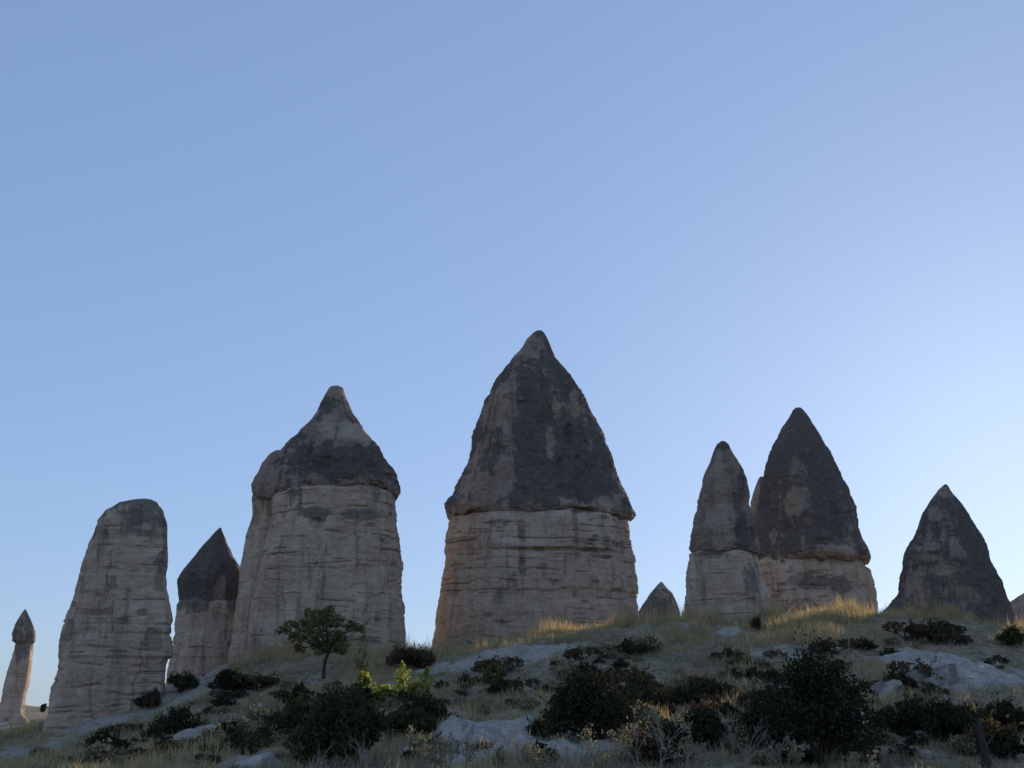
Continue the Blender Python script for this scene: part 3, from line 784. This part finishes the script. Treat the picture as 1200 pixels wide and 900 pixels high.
def shrub(name, label, px, py, wpx, hpx, mat, n=4500, leaf=0.075, seed=0, group=None, cat='shrub', stems=9, up=0.3, nblob=9, flat=0.8, Y=None, stem_mat='bark', droopy=0.0, twigs=20, shoots=0, shoot_mat=None):
    """bush whose foot stands where the photograph shows pixel px, py"""
    rs = np.random.default_rng(500 + seed)
    c = on_ground(px, py) if Y is None else at(px, py, Y)
    if Y is not None: c[2] = gz(c[0], c[1])
    k = c[1] / FPX
    W = wpx * k; H = hpx * k
    root = empty(name, (c[0], c[1], c[2] - 0.03))
    tag(root, label, cat, group)
    blobs = []
    for i in range(nblob):
        a = rs.uniform(0, 2 * pi); q = sqrt(rs.uniform(0.0, 1)) * 0.34
        x = cos(a) * q * W; y = sin(a) * q * W * flat
        dome = 1 - 0.75 * (q / 0.36) ** 2
        rz = H * rs.uniform(0.16, 0.30)
        z = H * rs.uniform(0.25, max(0.3, 0.80 * dome)) + 0.02 * H
        blobs.append((x, y, min(z, H - rz), W * rs.uniform(0.12, 0.24), W * rs.uniform(0.12, 0.22), rz))
    C = blob_leaves(rs, blobs, n, 0.35, 0.3, seed)
    # sprays that break the outline
    segs = []
    for i in range(stems):
        b = blobs[i % len(blobs)]
        p = np.array([rs.normal(0, 0.05 * W), rs.normal(0, 0.05 * W), 0]); q = np.array(b[:3]) + rs.normal(0, 0.04 * W, 3)
        m_ = (p + q) / 2 + rs.normal(0, 0.05 * W, 3); m_[2] = max(m_[2], 0.05)
        segs += [(p, m_, 0.018 + 0.008 * W, 0.013 + .004 * W), (m_, q, 0.013 + .004 * W, 0.008)]
    extra = []
    for i in range(twigs):
        b = blobs[rs.integers(len(blobs))]
        v = rs.normal(size=3); v[2] = abs(v[2]) + 0.4; v /= np.linalg.norm(v)
        p = np.array(b[:3]) + v * np.array(b[3:6]) * 0.5
        q = p + v * np.array(b[3:6]) * rs.uniform(0.6, 1.15) + np.array([0, 0, 0.05 * H])
        segs.append((p, q, 0.010, 0.005))
        for s_ in np.linspace(0.15, 1, 14):
            extra.append(p + (q - p) * s_ + rs.normal(0, 0.03 + 0.02 * H, 3))
    if extra: C = np.concatenate([C, np.array(extra)])
    C[:, 2] = np.maximum(C[:, 2], 0.03)
    V, Fq = leaves_mesh(C, leaf, rs, 0.6, up)
    tag(mesh_from('foliage', V, Fq, M[mat], root, smooth=False), kind='stuff')
    V, Fq = tube_mesh(segs, 4)
    tag(mesh_from('stems', V, Fq, M[stem_mat], root), kind='stuff')
    return root, c, k, rs

# the small tree in front of the great chimney
def tree(name, label, px, py, crown_blobs, trunk_pts, mat, n, leaf, seed):
    rs = np.random.default_rng(seed)
    c = on_ground(px, py)
    k = c[1] / FPX
    root = empty(name, tuple(c))
    tag(root, label, 'tree')
    W = lambda x, y: np.array([(x - px) * k, 0, (py - y) * k])
    blobs = []
    for (x, y, rx, ry, dy) in crown_blobs:
        p = W(x, y)
        blobs.append((p[0], dy, p[2], rx * k * 1.12, rx * k * 1.1, ry * k * 1.1))
    C = blob_leaves(rs, blobs, n, 0.2, 0.1, seed)
    segs = []
    tp = [W(x, y) for x, y in trunk_pts]
    rad = np.linspace(0.085, 0.05, len(tp))
    tp[0][2] -= 0.15
    for i in range(len(tp) - 1):
        segs.append((tp[i], tp[i + 1], rad[i], rad[i + 1]))
    trunkV, trunkF = tube_mesh(segs, 8)
    mesh_from('trunk', trunkV, trunkF, M['bark'], root)
    top = tp[-1]
    limbs = []
    for b in blobs:
        e_ = np.array(b[:3])
        s0 = tp[-1] if rs.uniform() < 0.6 else tp[-2]
        m_ = s0 + (e_ - s0) * 0.5 + rs.normal(0, 0.07, 3) + np.array([0, 0, 0.04])
        limbs += [(s0, m_, 0.042, 0.028), (m_, e_, 0.028, 0.014)]
        for j in range(7):
            v = rs.normal(size=3); v /= np.linalg.norm(v)
            limbs.append((e_, e_ + v * np.array(b[3:6]) * 0.85, 0.012, 0.005))
    V, Fq = tube_mesh(limbs, 5)
    mesh_from('limbs', V, Fq, M['bark'], root)
    V, Fq = leaves_mesh(C, leaf, rs, 0.6, 0.2)
    tag(mesh_from('crown', V, Fq, M[mat], root, smooth=False), kind='stuff')
    return root

tree('small_tree', 'small gnarled olive-green tree with open crown and bare trunk, in front of the great chimney', 379, 796,
     [(370, 729, 14, 9, 0), (353, 737, 11, 8, .2), (388, 733, 13, 9, -.2), (346, 750, 10, 7, 0), (370, 747, 13, 10, -.4), (390, 752, 12, 10, .3), (408, 738, 9, 6, 0), (331, 742, 8, 4, .1), (349, 763, 7, 6, .2), (376, 762, 11, 8, 0), (398, 763, 9, 7, -.2), (358, 723, 7, 5, .2), (382, 721, 7, 5, -.1), (416, 741, 6, 4, .1), (324, 744, 5, 3, .1), (338, 737, 8, 5, 0)],
     [(379, 797), (379, 785), (380, 776), (383, 768), (381, 760)], 'olive_leaf', 5200, 0.105, 901)

# shrubs standing on the slope
shrub('rusty_bush', 'rusty brown bush on the ridge in the gap between the two great chimneys', 472, 786, 58, 34, 'rust_leaf', 3600, .10, 1, up=.8, stems=14, twigs=50)
shrub('twiggy_bush', 'thin twiggy bush against the foot of the tallest chimney', 499, 783, 30, 24, 'rust_leaf', 900, .09, 2, up=.9, stems=14, twigs=34)
shrub('dark_leafy_bush', 'large dark green leafy bush in the lower foreground under the lime shoots', 400, 897, 120, 84, 'dark_leaf', 9000, .10, 3, nblob=13, twigs=50)
shrub('dark_leafy_bush', 'dark green bush right under the lime shoots, beside the whitish hump', 475, 858, 84, 26, 'dark_leaf', 5500, .095, 4, twigs=30)
r, c, k, rs = shrub('lime_bush', 'sunlit lime-green bush with three upright leafy shoots', 470, 822, 66, 16, 'dark_leaf', 900, .095, 5, twigs=10)
C = []; sg = []
for (x0, y0, x1, y1, wd) in ((452, 828, 427, 791, 11), (470, 832, 471, 781, 13), (494, 834, 499, 786, 14), (481, 832, 484, 802, 11), (458, 830, 452, 806, 10)):
    a = np.array([(x0 - 470) * k, -0.2, (822 - y0) * k]); b = np.array([(x1 - 470) * k, -0.2, (822 - y1) * k])
    sg.append((a - np.array([0, 0, .3]), b, 0.03, 0.008))
    for s_ in np.linspace(-0.15, 1, 900):
        r_ = wd * k * (1.35 - 1.0 * s_ ** 2) * (0.75 + 0.45 * sin(s_ * 17 + wd)) * sqrt(rs.uniform())
        an = rs.uniform(0, 2 * pi)
        C.append(a + (b - a) * s_ + np.array([cos(an) * r_, sin(an) * r_, rs.normal(0, .05)]))
V, Fq = leaves_mesh(np.array(C), 0.10, rs, 0.7, 0.4)
tag(mesh_from('leafy_shoots', V, Fq, M['lime_leaf'], r, smooth=False), kind='stuff')
V, Fq = tube_mesh(sg, 5)
mesh_from('shoot_stems', V, Fq, M['bark'], r)
shrub('olive_bush', 'small olive-yellow shrub glowing on the slope below the tallest chimney', 580, 802, 34, 26, 'olive_leaf', 2200, .085, 6, up=.7)
shrub('dark_round_bush', 'round blackish bush beside the whitish hump', 692, 872, 138, 84, 'black_leaf', 11000, .085, 7, nblob=20, twigs=50)
shrub('dark_low_bush', 'low dark bush on the mid slope uphill of the dry branching weeds', 822, 824, 112, 30, 'black_leaf', 6000, .085, 8)
shrub('dark_low_bush', 'dark bush between the round blackish bush and the great black thicket', 808, 874, 122, 46, 'black_leaf', 7500, .085, 9)
shrub('black_thicket', 'great black thicket with bare upright stems below the ridge', 955, 892, 172, 120, 'black_leaf', 17000, .09, 10, nblob=26, stems=30, twigs=60)
shrub('dark_hollow_bush', 'black bush filling the hollow beneath the tuff outcrop', 1096, 862, 140, 44, 'black_leaf', 9000, .085, 11, nblob=16)
shrub('dark_edge_bush', 'dark bush spreading beside the small lone pale boulder', 1182, 858, 60, 40, 'black_leaf', 3600, .085, 12)
shrub('crest_bush', 'dark green cushion bush at the crest below the isolated dark cone', 1102, 751, 66, 24, 'dark_leaf', 4200, .09, 13)
shrub('crest_bush', 'dark bush on the ridge shoulder beside the rounded rock mound', 1186, 756, 42, 24, 'dark_leaf', 2400, .09, 14)
shrub('hollow_bush', 'dark bush in the hollow below the great chimney\'s buttress', 270, 812, 56, 26, 'black_leaf', 4000, .10, 15)
shrub('green_bush', 'dark green bush against the lopsided-capped chimney', 212, 813, 40, 30, 'dark_leaf', 2600, .11, 16)
shrub('brown_bush', 'brown bush at the right foot of the broad capless pillar', 178, 831, 44, 24, 'rust_leaf', 2600, .11, 17)
shrub('green_sprig', 'small fresh green shrub in front of the round blackish bush', 712, 868, 34, 24, 'dark_leaf', 1400, .08, 18, up=.6, Y=25)
shrub('green_sprig', 'small green shrub uphill of the great black thicket', 905, 800, 34, 20, 'dark_leaf', 1400, .08, 19)
shrub('ridge_bush', 'small dark bush among sunlit straw at the foot of the slim knobbly chimney', 887, 740, 22, 16, 'rust_leaf', 900, .08, 20)
shrub('tiny_bush', 'tiny bush on the sunlit distant rise beyond the slender pillar', 51, 832, 8, 9, 'dark_leaf', 260, .2, 21, Y=108)
# thin sapling
r, c, k, rs = shrub('sapling', 'thin dark sapling with sparse leaves beside the small tree', 424, 812, 22, 66, 'dark_leaf', 160, .10, 22, stems=3, nblob=7, twigs=8)

# low scrub cushions scattered over the slope: four models, copied
protos = []
lab_s = 'low dark scrub cushion among dry grass on the shaded slope'
grp_s = 'low scrub cushions on the slope'
for i in range(4):
    r, c, k, rs = shrub('scrub_cushion', lab_s, (560, 700, 860, 980)[i], (830, 800, 775, 790)[i], 34 + 5 * i, 13 + 2 * i, ('greygrass', 'black_leaf', 'dark_leaf', 'rust_leaf')[i], 900, .075, 60 + i, group=grp_s, nblob=6, stems=5, twigs=10)
    protos.append(r)
    r['label'] = ('low grey-green scrub cushion on the slope below the tallest chimney', 'low blackish scrub cushion on the slope below the tallest chimney', 'low dark green scrub cushion on the slope below the slim knobbly chimney', 'low rusty brown scrub cushion on the slope below the slim knobbly chimney')[i]
rs = np.random.default_rng(77)
taken = []
cnt = 0
while cnt < 285:
    px = rs.uniform(20, 1195); 
    crest = np.interp(px, [0, 60, 200, 270, 420, 600, 760, 1000, 1200], [866, 868, 836, 795, 782, 768, 745, 738, 756])
    py = rs.uniform(crest + 6, 896)
    c = on_ground(px, py)
    if pale_mask(np.array([c[0]]), np.array([c[1]]))[0] > 0.4: continue
    if any((c[0] - q[0]) ** 2 + (c[1] - q[1]) ** 2 < 0.12 for q in taken): continue
    dn = float(fbm(np.array([[c[0] * 0.34, c[1] * 0.34, 0.0]]), 3, 19)[0]) + 0.35 * (px > 620) * (py > 790) + 0.15 * (py > 800) - 0.3 * (py < crest + 16)
    if dn < rs.uniform(-0.25, 0.5): continue
    taken.append(c)
    src = protos[(0, 0, 0, 0, 1, 1, 2, 3, 3)[rs.integers(9)]]
    o = src.copy(); COL.objects.link(o)
    o.location = (c[0], c[1], c[2] - 0.04)
    o.rotation_euler = (0, 0, rs.uniform(0, 6.28))
    s_ = rs.uniform(0.4, 1.0) * (1.0 + 0.9 * (rs.uniform() < 0.25))
    o.scale = (s_, s_, s_ * rs.uniform(0.8, 1.2))
    ki = protos.index(src)
    zone = ('on the slope below the broad capless pillar', 'on the slope around the small tree', 'on the slope below the tallest chimney', 'on the slope below the slim knobbly chimney', 'around the tuff outcrop')[int(np.digitize(px, (240, 470, 740, 1000)))]
    o['label'] = ('low grey-green', 'low blackish', 'low dark green', 'low rusty brown')[ki] + ' scrub cushion ' + zone
    for ch in list(src.children):
        q = ch.copy(); COL.objects.link(q); q.parent = o
    cnt += 1

# ------------------------------------------------------------------ dry branching weeds in the foreground
def weed(px, py, hpx, seed, label, spread=0.5, heads=True, Y=None, group=None, lean=0.0):
    rs = np.random.default_rng(seed)
    c = on_ground(px, py) if Y is None else at(px, py, Y)
    if Y is not None: c[2] = min(c[2], 99)
    if Y is not None: c[2] = gz(c[0], c[1])
    k = c[1] / FPX; H = hpx * k
    root = empty('dry_weed', tuple(c))
    tag(root, label, 'dry weed', group)
    segs = []; tips = []
    def grow(p, d, L, r, lev):
        n = 4
        for i in range(n):
            d = d + rs.normal(0, 0.09, 3); d /= np.linalg.norm(d)
            q = p + d * L / n
            segs.append((p, q, r, r * 0.86)); r *= 0.86
            p = q
            if lev < 3 and i > 0:
                for s_ in range(rs.integers(1, 3)):
                    e_ = d + rs.normal(0, spread, 3); e_[2] = abs(e_[2]) * 0.8 + 0.2; e_ /= np.linalg.norm(e_)
                    grow(p, e_, L * rs.uniform(0.35, 0.6), r * 0.75, lev + 1)
        tips.append(p)
    for s_ in range(rs.integers(2, 4)):
        d = np.array([rs.normal(lean, 0.35), rs.normal(0, 0.3), 1.0]); d /= np.linalg.norm(d)
        grow(np.array([rs.normal(0, .05), rs.normal(0, .05), -0.05]), d, H * rs.uniform(0.55, 0.85), 0.016, 1)
    V, Fq = tube_mesh(segs, 3)
    tag(mesh_from('branches', V, Fq, M['stalk'], root), kind='stuff')
    if heads:
        T = np.array(tips)
        T = np.concatenate([T + rs.normal(0, 0.025, T.shape) for _ in range(5)])
        V, Fq = leaves_mesh(T, 0.05, rs, 0.7)
        tag(mesh_from('seed_heads', V, Fq, M['greygrass'], root, smooth=False), kind='stuff')
    return root
weed(775, 905, 78, 1, 'tallest pale branching dry weed in front of the round blackish bush', .5, Y=21)
weed(868, 905, 62, 2, 'bare pale dry weed with forked side branch before the great black thicket', .35, False, Y=21, lean=.3)
weed(690, 905, 52, 3, 'short dry weed stalk before the round blackish bush', .4, Y=21.5)
def wl(px): return ('seedy ' if px % 2 else 'bare ') + 'pale dry weed stalk in front of ' + ('the large dark leafy bush', 'the smooth whitish hump', 'the round blackish bush', 'the great black thicket', 'the black hollow bush')[int(np.digitize(px, (505, 630, 830, 1030)))]
wg = 'dry weeds in the foreground grass'
for i, (px, h) in enumerate(((445, 60), (475, 52), (500, 48), (425, 40), (545, 36), (625, 42), (660, 34), (730, 48), (815, 40), (905, 44), (1005, 34), (1090, 30), (360, 36), (590, 30), (750, 56), (800, 50), (640, 30), (520, 40), (700, 42), (925, 30), (1040, 30), (1175, 34))):
    weed(px, 908, h, 20 + i, wl(px + (px % 2 == (i % 3 == 0))), .4, i % 3 != 0, Y=20.5 + (i * 0.37) % 1.8, group=wg)

# charred stump
rs = np.random.default_rng(5)
c = on_ground(1156, 900)
r = empty('charred_stump', tuple(c)); tag(r, 'charred upright dead stump below the tuff outcrop', 'stump')
k = c[1] / FPX
V, Fq = tube_mesh([((0, 0, -.1), (0.02, 0, 16 * k), .11, .09), ((0.02, 0, 16 * k), (-0.04, 0, 34 * k), .09, .075), ((-.04, 0, 34 * k), (-.02, 0, 52 * k), .075, .035)], 9)
mesh_from('trunk', V, Fq, M['bark'], r)
V, Fq = tube_mesh([((0, 0, 20 * k), (.3, .05, 34 * k), .04, .015), ((-.04, 0, 33 * k), (-.25, .05, 44 * k), .035, .012)], 6)
mesh_from('broken_branch', V, Fq, M['bark'], r)

# ------------------------------------------------------------------ grass
def blades(name, label, mat, n_tuft, per, h, hvar, width, dens, seed, spread=0.10, lean=0.35, region=(-30, 30, 19.5, 56)):
    rs = np.random.default_rng(seed)
    X = rs.uniform(region[0], region[1], n_tuft * 4); Y = rs.uniform(region[2], region[3], n_tuft * 4)
    ok = np.abs(X) < 0.54 * Y + 1.5
    X, Y = X[ok], Y[ok]
    dd = dens(X, Y)
    keep = rs.uniform(size=len(X)) < dd
    X, Y = X[keep][:n_tuft], Y[keep][:n_tuft]
    hh = h * rs.uniform(1 - hvar, 1 + hvar, len(X))
    X = np.repeat(X, per) + rs.normal(0, spread, len(X) * per)
    Y = np.repeat(Y, per) + rs.normal(0, spread, len(Y) * per)
    H = np.repeat(hh, per) * rs.uniform(0.5, 1.15, len(X)) * (0.55 + 1.0 * sstep(-0.35, 0.45, fbm(np.stack([X, Y, 0 * X], -1) * 0.55, 3, 88)))
    Z = ground_z(X, Y) - 0.02
    a = rs.uniform(0, 2 * pi, len(X)); ln = np.abs(rs.normal(0, lean, len(X)))
    dx = np.cos(a) * ln * H; dy = np.sin(a) * ln * H
    wa = rs.uniform(0, 2 * pi, len(X)); wx = np.cos(wa) * width / 2; wy = np.sin(wa) * width / 2
    b = np.stack([X, Y, Z], -1)
    p0 = b + np.stack([wx, wy, 0 * wx], -1); p1 = b - np.stack([wx, wy, 0 * wx], -1)
    mid = b + np.stack([dx * .35, dy * .35, H * .62], -1)
    tip = b + np.stack([dx, dy, H], -1)
    V = np.stack([p0, p1, mid - np.stack([wx, wy, 0 * wx], -1) * .8, tip, mid + np.stack([wx, wy, 0 * wx], -1) * .8], 1).reshape(-1, 3)
    # two faces: quad folded to a point (p0,p1,mid-,mid+) and tip triangle as degenerate-free quads
    n = len(X); i0 = np.arange(n) * 5
    F1 = np.stack([i0, i0 + 1, i0 + 2], -1); F2 = np.stack([i0, i0 + 2, i0 + 4], -1); F3 = np.stack([i0 + 4, i0 + 2, i0 + 3], -1)
    o = mesh_from(name, V, np.concatenate([F1, F2, F3]), M[mat], smooth=False)
    return tag(o, label, 'grass', kind='stuff')

def nz(X, Y, s, seed, o=3): return fbm(np.stack([X, Y, 0 * X], -1) * s, o, seed)
# position relative to the crest
crX = np.array([on_ground(px, py)[0] for px, py in ((270, 786), (420, 769), (600, 756), (760, 733), (930, 730), (1110, 726), (1200, 748))])
crY = np.array([53, 51, 51, 49, 48, 50, 50])
def crest_d(X, Y): return Y - np.interp(X, crX, crY)
def d_crest(X, Y):
    c = crest_d(X, Y)
    return sstep(-3.2, -0.6, c) * sstep(3.5, 1.0, c) * (0.35 + 0.65 * sstep(-0.25, 0.25, nz(X, Y, .5, 4))) * (1 - 0.8 * pale_mask(X, Y)) * (0.45 + 0.55 * sstep(0, 6, X)) * sstep(-17, -12, X)
def d_slope(X, Y):
    return (0.10 + 0.90 * sstep(-0.15, 0.35, nz(X, Y, .33, 14))) * (1 - 0.82 * pale_mask(X, Y)) * sstep(57, 52, Y) * (0.4 + 0.6 * sstep(20, 26, X * 0 + Y))
def d_grey(X, Y):
    return (0.15 + 0.85 * sstep(0.2, -0.35, nz(X, Y, .33, 14))) * (1 - 0.9 * pale_mask(X, Y)) * sstep(55, 50, Y)
blades('crest_grass', 'sunlit straw-coloured dry grass along the crest', 'grass', 9000, 12, .55, .5, .017, d_crest, 1, spread=.12)
blades('dry_grass', 'dry straw grass in tufts over the shaded slope', 'grass', 9500, 10, .30, .5, .014, d_slope, 2, spread=.11)
blades('grey_scrub', 'short grey-green ground scrub over the shaded slope', 'greygrass', 11500, 9, .17, .5, .020, d_grey, 3, spread=.12, lean=.8)

# ------------------------------------------------------------------ loose stones at the feet of the rocks and on the bare ground
def scree(n=800, seed=9):
    rs = np.random.default_rng(seed)
    X = rs.uniform(-28, 28, n * 30); Y = rs.uniform(21, 62, n * 30)
    ok = np.abs(X) < 0.54 * Y
    X, Y = X[ok], Y[ok]
    w = 0.05 + 0.16 * pale_mask(X, Y)
    for o in bpy.data.objects:
        if o.name.startswith('fairy_chimney'):
            d = np.hypot(X - o.location.x, Y - o.location.y)
            w = w + 0.35 * sstep(9, 5, d)
    keep = rs.uniform(size=len(X)) < w
    X, Y = X[keep][:n], Y[keep][:n]
    Z = ground_z(X, Y)
    n = len(X)
    t = (1 + sqrt(5)) / 2
    ico = np.array([(-1, t, 0), (1, t, 0), (-1, -t, 0), (1, -t, 0), (0, -1, t), (0, 1, t), (0, -1, -t), (0, 1, -t), (t, 0, -1), (t, 0, 1), (-t, 0, -1), (-t, 0, 1)]) / 1.9
    fc = np.array([(0, 11, 5), (0, 5, 1), (0, 1, 7), (0, 7, 10), (0, 10, 11), (1, 5, 9), (5, 11, 4), (11, 10, 2), (10, 7, 6), (7, 1, 8), (3, 9, 4), (3, 4, 2), (3, 2, 6), (3, 6, 8), (3, 8, 9), (4, 9, 5), (2, 4, 11), (6, 2, 10), (8, 6, 7), (9, 8, 1)])
    size = 0.05 + 0.16 * rs.uniform(size=n) ** 3
    V = ico[None] * rs.uniform(0.6, 1.25, (n, 12, 1)) * rs.uniform(0.6, 1.3, (n, 1, 3)) * size[:, None, None]
    V = V + np.stack([X, Y, Z + size * 0.2], -1)[:, None, :]
    Fc = fc[None] + (np.arange(n) * 12)[:, None, None]
    nv = n * 12
    o = mesh_from('loose_stones', V.reshape(-1, 3), Fc.reshape(-1, 3), M['chalk'], smooth=False, attrs={'dark': np.repeat(rs.uniform(-.3, .7, n), 12), 'pale': np.repeat(rs.uniform(0, .6, n), 12), 'crack': np.zeros(nv)})
    tag(o, 'loose pale stones strewn on bare ground and at the feet of the chimneys', 'stones', kind='stuff')
scree()
